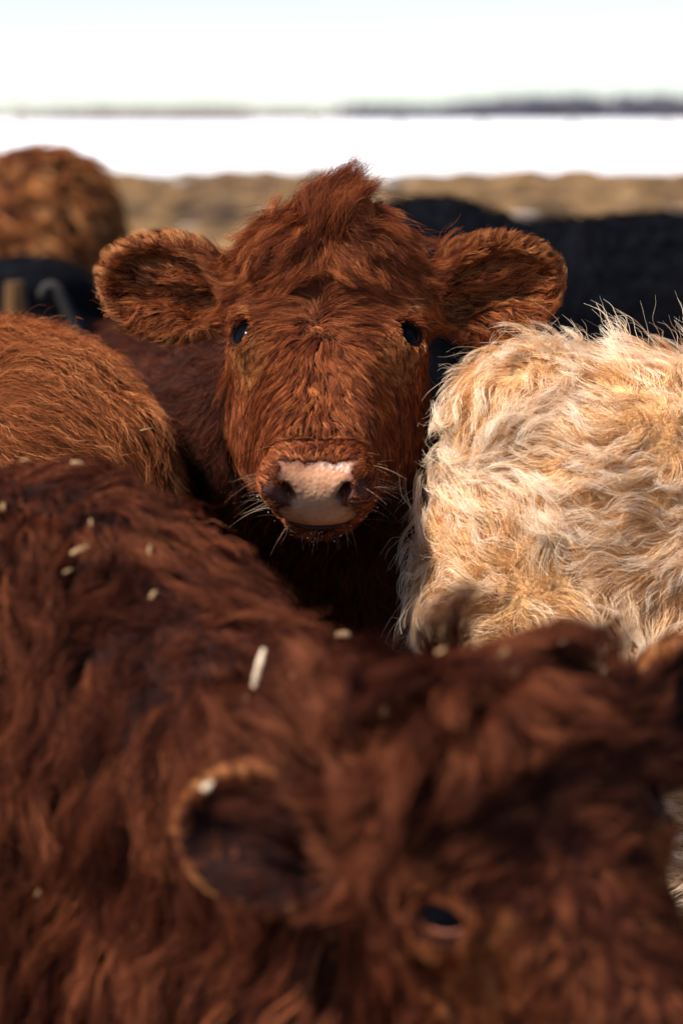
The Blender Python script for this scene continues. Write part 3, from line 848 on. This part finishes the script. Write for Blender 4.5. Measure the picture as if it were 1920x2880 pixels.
def nose_fuzz(H, root, loc, F, M, mat, n, seed):
    def dn(P, g):
        h = H.loc(P); e = H.nose_edge(P); return np.exp(-((e + .0015) / .0035) ** 2) * (h[:, 2] < -.2) * (h[:, 1] < .08)
    def fl_(P, g):
        h = H.loc(P); return H.vec(nz(np.stack([h[:, 0] * 8, (h[:, 1] - .03) * 6, .3 + 0 * h[:, 0]], 1)))
    groom('nose_fuzz', F, M, n, dn, fl_, lambda P, g: .006 + 0 * P[:, 0], mat, root, loc, K=4, lift=(.7, .3), hgt=.6, clumps=((60000, .3, 1.0),), jitter=.4, rad=.00016, seed=seed)
nose_fuzz(HM, main, loc, F, MM, M_brown, 3000, 35)
# whiskers and lashes
rng = np.random.default_rng(8)
def whiskers(H, root, loc, n=110, seed=8):
    rng = np.random.default_rng(seed); L = []
    for i in range(n):
        t = rng.random()
        if t < .55:
            sx = rng.choice([-1, 1]); p = np.array([sx * rng.uniform(.05, .078), rng.uniform(.0, .095), rng.uniform(-.275, -.2)])
            d = np.array([sx * 1.0, rng.uniform(-.5, .3), rng.uniform(-.5, .25)]); ln_ = rng.uniform(.02, .06)
        else:
            p = np.array([rng.uniform(-.05, .05), rng.uniform(.095, .12), rng.uniform(-.275, -.25)])
            d = np.array([p[0] * 8, .35, -1.0]) + rng.normal(0, .25, 3); ln_ = rng.uniform(.012, .035)
        d = nz(d); s = np.linspace(0, 1, 6)[:, None]
        bend = np.array([0, .2, -.35]) * rng.uniform(.2, 1.0)
        L.append([H.w(q) for q in p + d * s * ln_ + bend * s ** 2 * ln_])
    for i in range(10):
        sx = rng.choice([-1, 1]); p = np.array([sx * rng.uniform(.085, .11), rng.uniform(-.01, .01), rng.uniform(.035, .06)])
        d = nz(np.array([sx * 1.0, -.3, .35]) + rng.normal(0, .2, 3)); ln_ = rng.uniform(.025, .05); s = np.linspace(0, 1, 6)[:, None]
        L.append([H.w(q) for q in p + d * s * ln_ + np.array([0, .1, -.3]) * s ** 2 * ln_])
    n = len(L)
    strands('whiskers', L, rng.uniform(.00007, .00017, n), M_pale, root, loc)
whiskers(HM, main, loc)
def droplets(H, root, loc, F, n=26, seed=5):
    rng = np.random.default_rng(seed); bm = bmesh.new()
    for i in range(n):
        a = rng.uniform(-1, 1); p = np.array([a * .05, .075 + .03 * rng.random(), -.285 - .01 * rng.random()]) if i % 3 else np.array([rng.choice([-1, 1]) * rng.uniform(.05, .085), rng.uniform(.03, .09), rng.uniform(-.29, -.25)])
        w_ = H.w(p); d, g = F.sample(w_[None]); w_ = w_ - g[0] * (d[0] - (.004 + .012 * rng.random()))
        m_ = Matrix.Translation(Vector(w_ - np.asarray(loc)))
        bmesh.ops.create_icosphere(bm, subdivisions=1, radius=rng.uniform(.0006, .0012), matrix=m_)
    me = bpy.data.meshes.new('droplets'); bm.to_mesh(me); bm.free()
    m, nt, out = new_mat('water drop'); b = nt.nodes.new('ShaderNodeBsdfPrincipled'); b.inputs['Base Color'].default_value = (.8, .78, .75, 1); b.inputs['Roughness'].default_value = .08; b.inputs['Transmission Weight'].default_value = .6
    nt.links.new(b.outputs[0], out.inputs['Surface']); me.materials.append(m)
    o = bpy.data.objects.new('droplets', me); C.objects.link(o); o.parent = root; o['kind'] = 'stuff'
droplets(HM, main, loc, F)
def lashes(H, root, loc, mat):
    L = []
    rng = np.random.default_rng(4)
    for sx in (-1, 1):
        for i in range(60):
            t = rng.uniform(-.9, .9)
            p = np.array([sx * (.122 - .010 * abs(t)), .012 + .02 * (t * .5 + .2), .018 - .006 * t * t])
            p = np.array([sx * (.120 + .010 * t), .008 + .012 * t, .019 - .004 * t * t])
            d = nz(np.array([sx * .8, -.55 + .4 * t, .10]) + rng.normal(0, .1, 3)); s = np.linspace(0, 1, 5)[:, None]
            ln_ = rng.uniform(.014, .026)
            L.append([H.w(q) for q in p + d * s * ln_ + np.array([0, -.1, -.5]) * s ** 2 * ln_])
    strands('eyelashes', L, rng.uniform(.0002, .0003, len(L)), mat, root, loc)
lashes(HM, main, loc, M_brown)
def body_flow(T, seed, wild=.35, down=.9, back=.8, fq=5):
    na = VNoise(seed, fq); nb = VNoise(seed + 1, fq * 3.5); bk = -T[:3, 0]
    def f(P, g): return bk[None] * back + np.array([0, 0, -down])[None] + na(P) * wild + nb(P) * wild * .5
    return f
groom('body_coat', F, MM, 24000, lambda P, g: (1 - nh(P)) * (P[:, 2] > .25), body_flow(T, 41), lambda P, g: .045 + 0 * P[:, 0], M_neck_shade, main, loc, K=6,
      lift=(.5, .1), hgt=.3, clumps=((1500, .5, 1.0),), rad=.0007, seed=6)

# ------------------------------------------------------------------ the near dark brown cow, head lowered
FG_O = at(1560, 2400, 1.98)
HF = Head(FG_O, rotz(R(23)) @ rotx(R(-36)) @ roty(R(-18)), rotz(R(17)) @ rotx(R(-20)) @ roty(R(-17)), 1.0,
          ears={-1: rotz(R(-20)) @ roty(R(27)), 1: rotz(R(10))}, es=.86)
T = body_T((-.72, 2.63, 0), -15)
F = fine_grid(HF, (-.72, 2.58, .6), (.95, .55, .65), .018, .0046, ((.36, .34), (.26, .24), (.33, .26)))
sdf_body(F, T, 1.10, neck_to=HF.w((0, .22, .07)), neck_r=.125, neck_from=(.40, 0, -.225), neck_r0=.20)
F.cap(T[:3, :3] @ np.array([.45, 0, .70]) + T[:3, 3], HF.w((-.06, .31, -.06)), .2, .13, .04, m=.16)   # dewlap
sdf_head(F, HF)
loc = (-.72, 2.63, 0); FF = F
near, MF = split_cow('cow', F, loc, 'dark brown cow with lowered head filling the near bottom, straw in its coat', 'cow', S_dark, H=HF)
add_eyes(HF, near, loc, None, .80, -36, True, .32, 46, skin_mat('brown eyelid skin', (.13, .036, .014)))
fl, ln, de = head_maps(HF, 51, ear_len=.009, bare_ear=True); nh2 = near_head(HF, .18, .24)
groom('coat', F, MF, 60000, lambda P, g: de(P, g) * nh2(P), fl, lambda P, g: ln(P, g) * .95, M_dark, near, loc, K=7, lift=(.4, .05), hgt=.2,
      clumps=((9000, .7, .8), (26000, .3, 1.2)), jitter=.10, lockj=.2, lockh=.6, frizz=.04, rad=.0004, seed=13)
def top_len(P, g):
    e = HF.loce(P); return .06 + .03 * sstep(.08, .15, e[:, 2])
def top_den(P, g):
    e = HF.loce(P)
    return sstep(.03, .10, e[:, 2]) * sstep(.17, .13, np.abs(e[:, 0])) * sstep(.24, .18, e[:, 1])
groom('topknot', F, MF, 14000, top_den, fl, top_len, M_dark, near, loc, K=9, lift=(1.0, .0), hgt=.55,
      clumps=((2600, .85, .6),), jitter=.10, lockj=.4, lockh=.7, wave=(.35, .9), frizz=.04, rad=.00042, seed=14)
lashes(HF, near, loc, M_dark)
eye_patch(HF, near, loc, F, MF, M_rust, 16000, 28, 1.7)
ear_fringe(HF, near, loc, F, MF, M_gold, 5000, 30, lng=.008, top=.85)  # gold on the upper rim puts the light falling there into the colour
bf = body_flow(T, 61, wild=.22, down=1.1, back=.05, fq=6)
groom('body_coat', F, MF, 80000, lambda P, g: (1 - nh2(P)) * (P[:, 2] > .3), bf, lambda P, g: .082 + 0 * P[:, 0], M_dark, near, loc, K=8,
      lift=(.55, .0), hgt=.26, clumps=((2600, .76, .6), (8000, .4, 1.0)), lockj=.18, lockh=.75, wave=(.3, 1.2), rad=.00042, loose=(.7, 1.5), fly=.01, seed=15)

# ------------------------------------------------------------------ the other cows
def plain_cow(label, pos, heading, hb, skin, mat, n, coat, seed, half=(1.15, .6), h=.024, neck=None, fat=1.0, hump=0.0, rad=.0012, tail=True, flowkw=None, gkw=None, head=None, extra=None):
    T = body_T((*pos, 0), heading)
    cx, cy = pos; a = R(heading)
    ex = abs(math.cos(a)) * half[0] + abs(math.sin(a)) * half[1]; ey = abs(math.sin(a)) * half[0] + abs(math.cos(a)) * half[1]
    ex += .35 * abs(math.cos(a)); ey += .35 * abs(math.sin(a))
    F = Field(axis((cx - ex, cx + ex, h)), axis((cy - ey, cy + ey, h)), axis((-.06, hb + .45, h)))
    hd = None
    fw = T[:3, 0]
    O = T[:3, 3] + T[:3, :3] @ np.array(head or (1.12, 0, hb - .22))
    Rf = rotz(R(heading + 90)) @ rotx(R(-38))
    hd = Head(O, Rf, rotz(R(heading + 90)) @ rotx(R(-8)), 1.0)
    sdf_body(F, T, hb, neck_to=hd.w((0, .15, .06)), fat=fat, hump=hump)
    sdf_head(F, hd, detail=False)
    if extra:
        for c, r_, k_ in extra: F.ell(T[:3, :3] @ np.array(c) + T[:3, 3], r_, T[:3, :3], k_, m=.16)
    root, M = split_cow('cow', F, (*pos, 0), label, 'cow', skin)
    for sx in (-1, 1):
        sphere('eye', hd.w((sx * .112, .03, .0)), .024, M_eye, root, (*pos, 0), hd.R @ np.array([sx * .72, -.62, 0]), 16)
    kw = dict(K=6, lift=(.5, .1), hgt=.3, clumps=((700, .6, 1.0),), rad=rad, seed=seed)
    kw.update(gkw or {})
    fk = dict(wild=.35, down=.9, back=.8, fq=4); fk.update(flowkw or {})
    groom('coat', F, M, n, lambda P, g: (P[:, 2] > .12).astype(float), body_flow(T, seed + 300, **fk), lambda P, g: coat + 0 * P[:, 0], mat, root, (*pos, 0), **kw)
    return root, F, M, T

gold, FG, _, _ = plain_cow('rusty orange cow seen from the rump at the left edge, beside the russet cow', (-.96, 3.78), 150, 1.20, S_gold, M_rust, 80000, .05, 71,
          gkw=dict(K=7, clumps=((9000, .6, .9),), rad=.00032, jitter=.16, lockj=.25, lift=(.5, .12)), h=.02)
cream, FC, MC, TC = plain_cow('shaggy cream cow standing broadside at the right edge', (.965, 3.13), -6, 1.162, S_cream, M_cream, 150000, .08, 81, fat=.92, extra=[((-.60, s_ * .09, 1.05), (.14, .13, .125), .05) for s_ in (-1, 1)] + [((-.66, s_ * .08, .90), (.19, .16, .2), .06) for s_ in (-1, 1)] + [((-.3, 0, .68), (.42, .23, .24), .08)] + [((-.725, s_ * .07, 1.112), (.085, .09, .085), .04) for s_ in (-1, 1)],
          flowkw=dict(wild=.85, down=.25, back=.75, fq=4.2), h=.02,
          gkw=dict(K=12, clumps=((2600, .62, .7), (14000, .5, .8)), rad=.00027, jitter=.06, lockj=.3, lockh=.8, lift=(.6, .0), hgt=.22, wave=(.7, .9), fly=.05, frizz=.018, loose=(.75, 1.4)))
groom('undercoat', FC, MC, 32000, lambda P, g: (P[:, 2] > .3) * (P[:, 0] < 1.1), body_flow(TC, 388, wild=1.2, down=.3, back=.6, fq=6), lambda P, g: .04 + 0 * P[:, 0], M_under, cream, (.965, 3.13, 0), K=6,
      lift=(.6, .1), hgt=.3, clumps=((9000, .5, .9),), jitter=.3, lockj=.4, frizz=.05, rad=.0003, seed=84)
def spine_den(P, g):
    q = (P - TC[:3, 3]) @ TC[:3, :3]
    return sstep(.06, .02, np.abs(q[:, 1])) * (q[:, 2] > 1.05) * sstep(-.62, -.45, q[:, 0]) * (q[:, 0] < .3) * sstep(-.1, .6, VNoise(3, 7).one(P))
groom('spine_tuft', FC, MC, 2600, spine_den, lambda P, g: np.array([[-.6, -.1, .2]]) + VNoise(9, 14)(P) * .6, lambda P, g: .085 + 0 * P[:, 0], M_cream, cream, (.965, 3.13, 0), K=9,
      lift=(2.5, .6), hgt=.9, clumps=((6000, .7, .8),), jitter=.25, lockj=.5, lockh=.3, frizz=.05, rad=.0003, seed=83)
plain_cow('black cow standing broadside behind the russet cow, in front of the straw', (.74, 6.3), 2, 1.225, S_black, M_black, 30000, .05, 91, hump=.05, gkw=dict(clumps=((3000, .35, 1.0),), lockj=.2, lockh=.2), rad=.0008, extra=[((-.50, 0, 1.14), (.22, .2, .15), .08), ((.55, 0, 1.13), (.25, .18, .16), .08)])
plain_cow('black cow standing behind the russet cow\'s ear at the left edge', (-1.43, 7.2), 178, 1.02, S_black, M_black, 12000, .05, 92, hump=.04, extra=[((-.5, 0, 1.0), (.2, .18, .09), .06)])
plain_cow('ginger brown cow far back at the left edge, against the snow', (-1.68, 9.6), 176, 1.34, S_dark, M_gold, 16000, .08, 93, hump=-.03, rad=.002, extra=[((-.50, 0, 1.27), (.24, .18, .11), .06)], gkw=dict(clumps=((500, .7, .8),), lockj=.5, lockh=.6, wave=(.4, .8)))

# ------------------------------------------------------------------ small things
tag(post(42, 5.8, at(42, 792, 5.8)[2], .033, 'pale tan wooden post in front of the black cow at the left edge', flat_mat('tan wood', [(.3, (.07, .032, .012)), (.7, (.14, .07, .027))], 9), 'wooden_post'))
def tube(name, pts, r, mat, m=10):
    pts = np.asarray(pts, float); V = []; Fq = []
    for i, p in enumerate(pts):
        t = nz(pts[min(i + 1, len(pts) - 1)] - pts[max(i - 1, 0)]); a = nz(np.cross(t, [0, 1, .01])); b = np.cross(t, a)
        V += [p + (a * math.cos(k / m * 6.2832) + b * math.sin(k / m * 6.2832)) * r for k in range(m)]
    for i in range(len(pts) - 1):
        for k in range(m): Fq.append((i * m + k, i * m + (k + 1) % m, (i + 1) * m + (k + 1) % m, (i + 1) * m + k))
    Fq += [tuple(range(m))[::-1], tuple(range((len(pts) - 1) * m, len(pts) * m))]
    return mesh_obj(name, V, Fq, mat)
pp = [at(x_, y_, 5.6) for x_, y_ in ((122, 842), (122, 822), (130, 808), (144, 803), (157, 808), (168, 826), (184, 860), (214, 920), (240, 972))]
low = pp[-1].copy(); low[2] = 0; low[0] += .1
tag(tube('bent_pipe', pp + [pp[-1] * .5 + low * .5 + np.array([-.02, 0, 0]), low], .0135, flat_mat('grey steel', [(.3, (.020, .018, .016)), (.7, (.034, .030, .027))], 20, .8)),
    'bent grey steel pipe with a hooked top before the black cow', 'pipe')
M_straw = flat_mat('dry straw', [(.3, (.26, .14, .06)), (.7, (.46, .29, .14))], 120, .7)
M_chaff = flat_mat('pale chaff', [(.3, (.50, .36, .23)), (.7, (.68, .53, .38))], 120, .7)
def hit(F, px, py, y0, y1, out):
    Y = np.linspace(y0, y1, 500); P = np.array([at(px, py, y) for y in Y])
    d, g = F.sample(P); k = np.argmax(d < out) if (d < out).any() else int(np.argmin(d))
    return P[k], g[k]
def straw(F, px, py, length, width, ang, y0, y1, label, group=None, mat=None, out=.028, seed=0):
    """a split straw: a flat bent strip with raised edges and a torn end"""
    p, g = hit(F, px, py, y0, y1, out)
    rng = np.random.default_rng(int(px * 7 + py)); dist = p[1]
    L, W = length / FPX * dist, width / FPX * dist
    V = []; Fq = []; n = 6
    for i in range(n):
        s_ = i / (n - 1) - .5; w_ = W * .5 * (1 - .35 * abs(s_ * 2) ** 3) * rng.uniform(.8, 1.15); bz = .16 * L * (s_ * 2) ** 2 * rng.uniform(.6, 1.3)
        for (q, zz) in ((-1, .25), (-.45, 0), (.45, 0), (1, .28), (.4, .5), (-.4, .5)):
            V.append((s_ * L * 1.25, q * w_ * .75, zz * W * .45 - bz))
    for i in range(n - 1):
        for k in range(6): Fq.append((i * 6 + k, i * 6 + (k + 1) % 6, (i + 1) * 6 + (k + 1) % 6, (i + 1) * 6 + k))
    Fq += [tuple(range(6))[::-1], tuple(range((n - 1) * 6, n * 6))]
    o = mesh_obj('straw_bit', V, Fq, mat or M_straw, smooth=False); o.location = p
    z = Vector(nz(g + nz(np.array([0, 0, CAM_Z]) - p) * 1.2)); x = Vector((math.cos(R(ang)), 0, math.sin(R(ang)))); x = (x - z * x.dot(z)).normalized(); y = z.cross(x)
    o.rotation_euler = Matrix((x, y, z)).transposed().to_euler()
    return tag(o, label, 'straw', group)
NEARCOW = dict(y0=1.6, y1=3.1)
straw(FF, 727, 1875, 100, 24, 80, out=.04, mat=M_chaff, label='longest pale straw, upright on the near dark brown cow\'s neck', **NEARCOW)
straw(FF, 965, 1785, 36, 30, 20, label='round tan straw flake at the foot of the near cow\'s topknot', **NEARCOW)
straw(FF, 1412, 1845, 44, 26, 60, label='tan straw flake on the near dark brown cow\'s poll', **NEARCOW)
straw(FF, 225, 1545, 46, 18, 30, label='curled tan straw on the near dark brown cow\'s back, below the rusty cow', **NEARCOW)
straw(FF, 583, 2212, 30, 26, 40, label='white chaff flake on the rim of the near cow\'s ear', mat=M_chaff, out=.012, **NEARCOW)
straw(FG, 412, 1207, 30, 7, 12, y0=2.7, y1=3.9, label='thin straw sticking out of the rusty orange cow\'s coat')
straw(FF, 215, 1300, 28, 12, 5, label='flat pale straw on the near cow\'s back ridge, under the rusty cow', **NEARCOW)
N_ = 'the near cow\'s '
for (px, py, l_, w_, a_, lb) in [
        (420, 1545, 24, 12, 80, 'upright tan straw flake on ' + N_ + 'back, to the right of the curled straw'),
        (190, 1606, 22, 9, 30, 'tan straw flake on ' + N_ + 'back, just below the curled straw'),
        (430, 1672, 24, 15, 60, 'stubby tan straw flake on ' + N_ + 'shoulder, below the upright flake'),
        (70, 1292, 20, 8, 20, 'tan straw flake on ' + N_ + 'back ridge, near the left edge'),
        (255, 1470, 18, 10, 90, 'tan straw flake on ' + N_ + 'back, just above the curled straw'),
        (1240, 1830, 24, 13, 40, 'tan straw flake on ' + N_ + 'topknot, to the left of the poll flake'),
        (1450, 1890, 22, 12, 70, 'tan straw flake on ' + N_ + 'forehead, below the poll flake'),
        (1080, 2000, 22, 13, 80, 'tan straw flake on ' + N_ + 'temple, above the other temple flake'),
        (1105, 2135, 20, 12, 90, 'lower tan straw flake on ' + N_ + 'temple, to the right of its ear'),
        (690, 1965, 17, 10, 80, 'little tan straw flake on ' + N_ + 'neck, just below the longest straw'),
        (820, 1900, 14, 8, 50, 'little tan straw flake on ' + N_ + 'neck, right of the longest straw'),
        (140, 1698, 14, 10, 90, 'little tan straw flake on ' + N_ + 'shoulder, below and left of the curled straw'),
        (8, 1425, 18, 14, 90, 'tan straw flake on ' + N_ + 'back, cut off by the left edge'),
        (105, 2515, 18, 9, 60, 'lone tan straw flake low on ' + N_ + 'flank')]:
    straw(FF, px, py, l_, w_, a_, label=lb, group='small straw flakes in the near cow\'s coat', **NEARCOW)
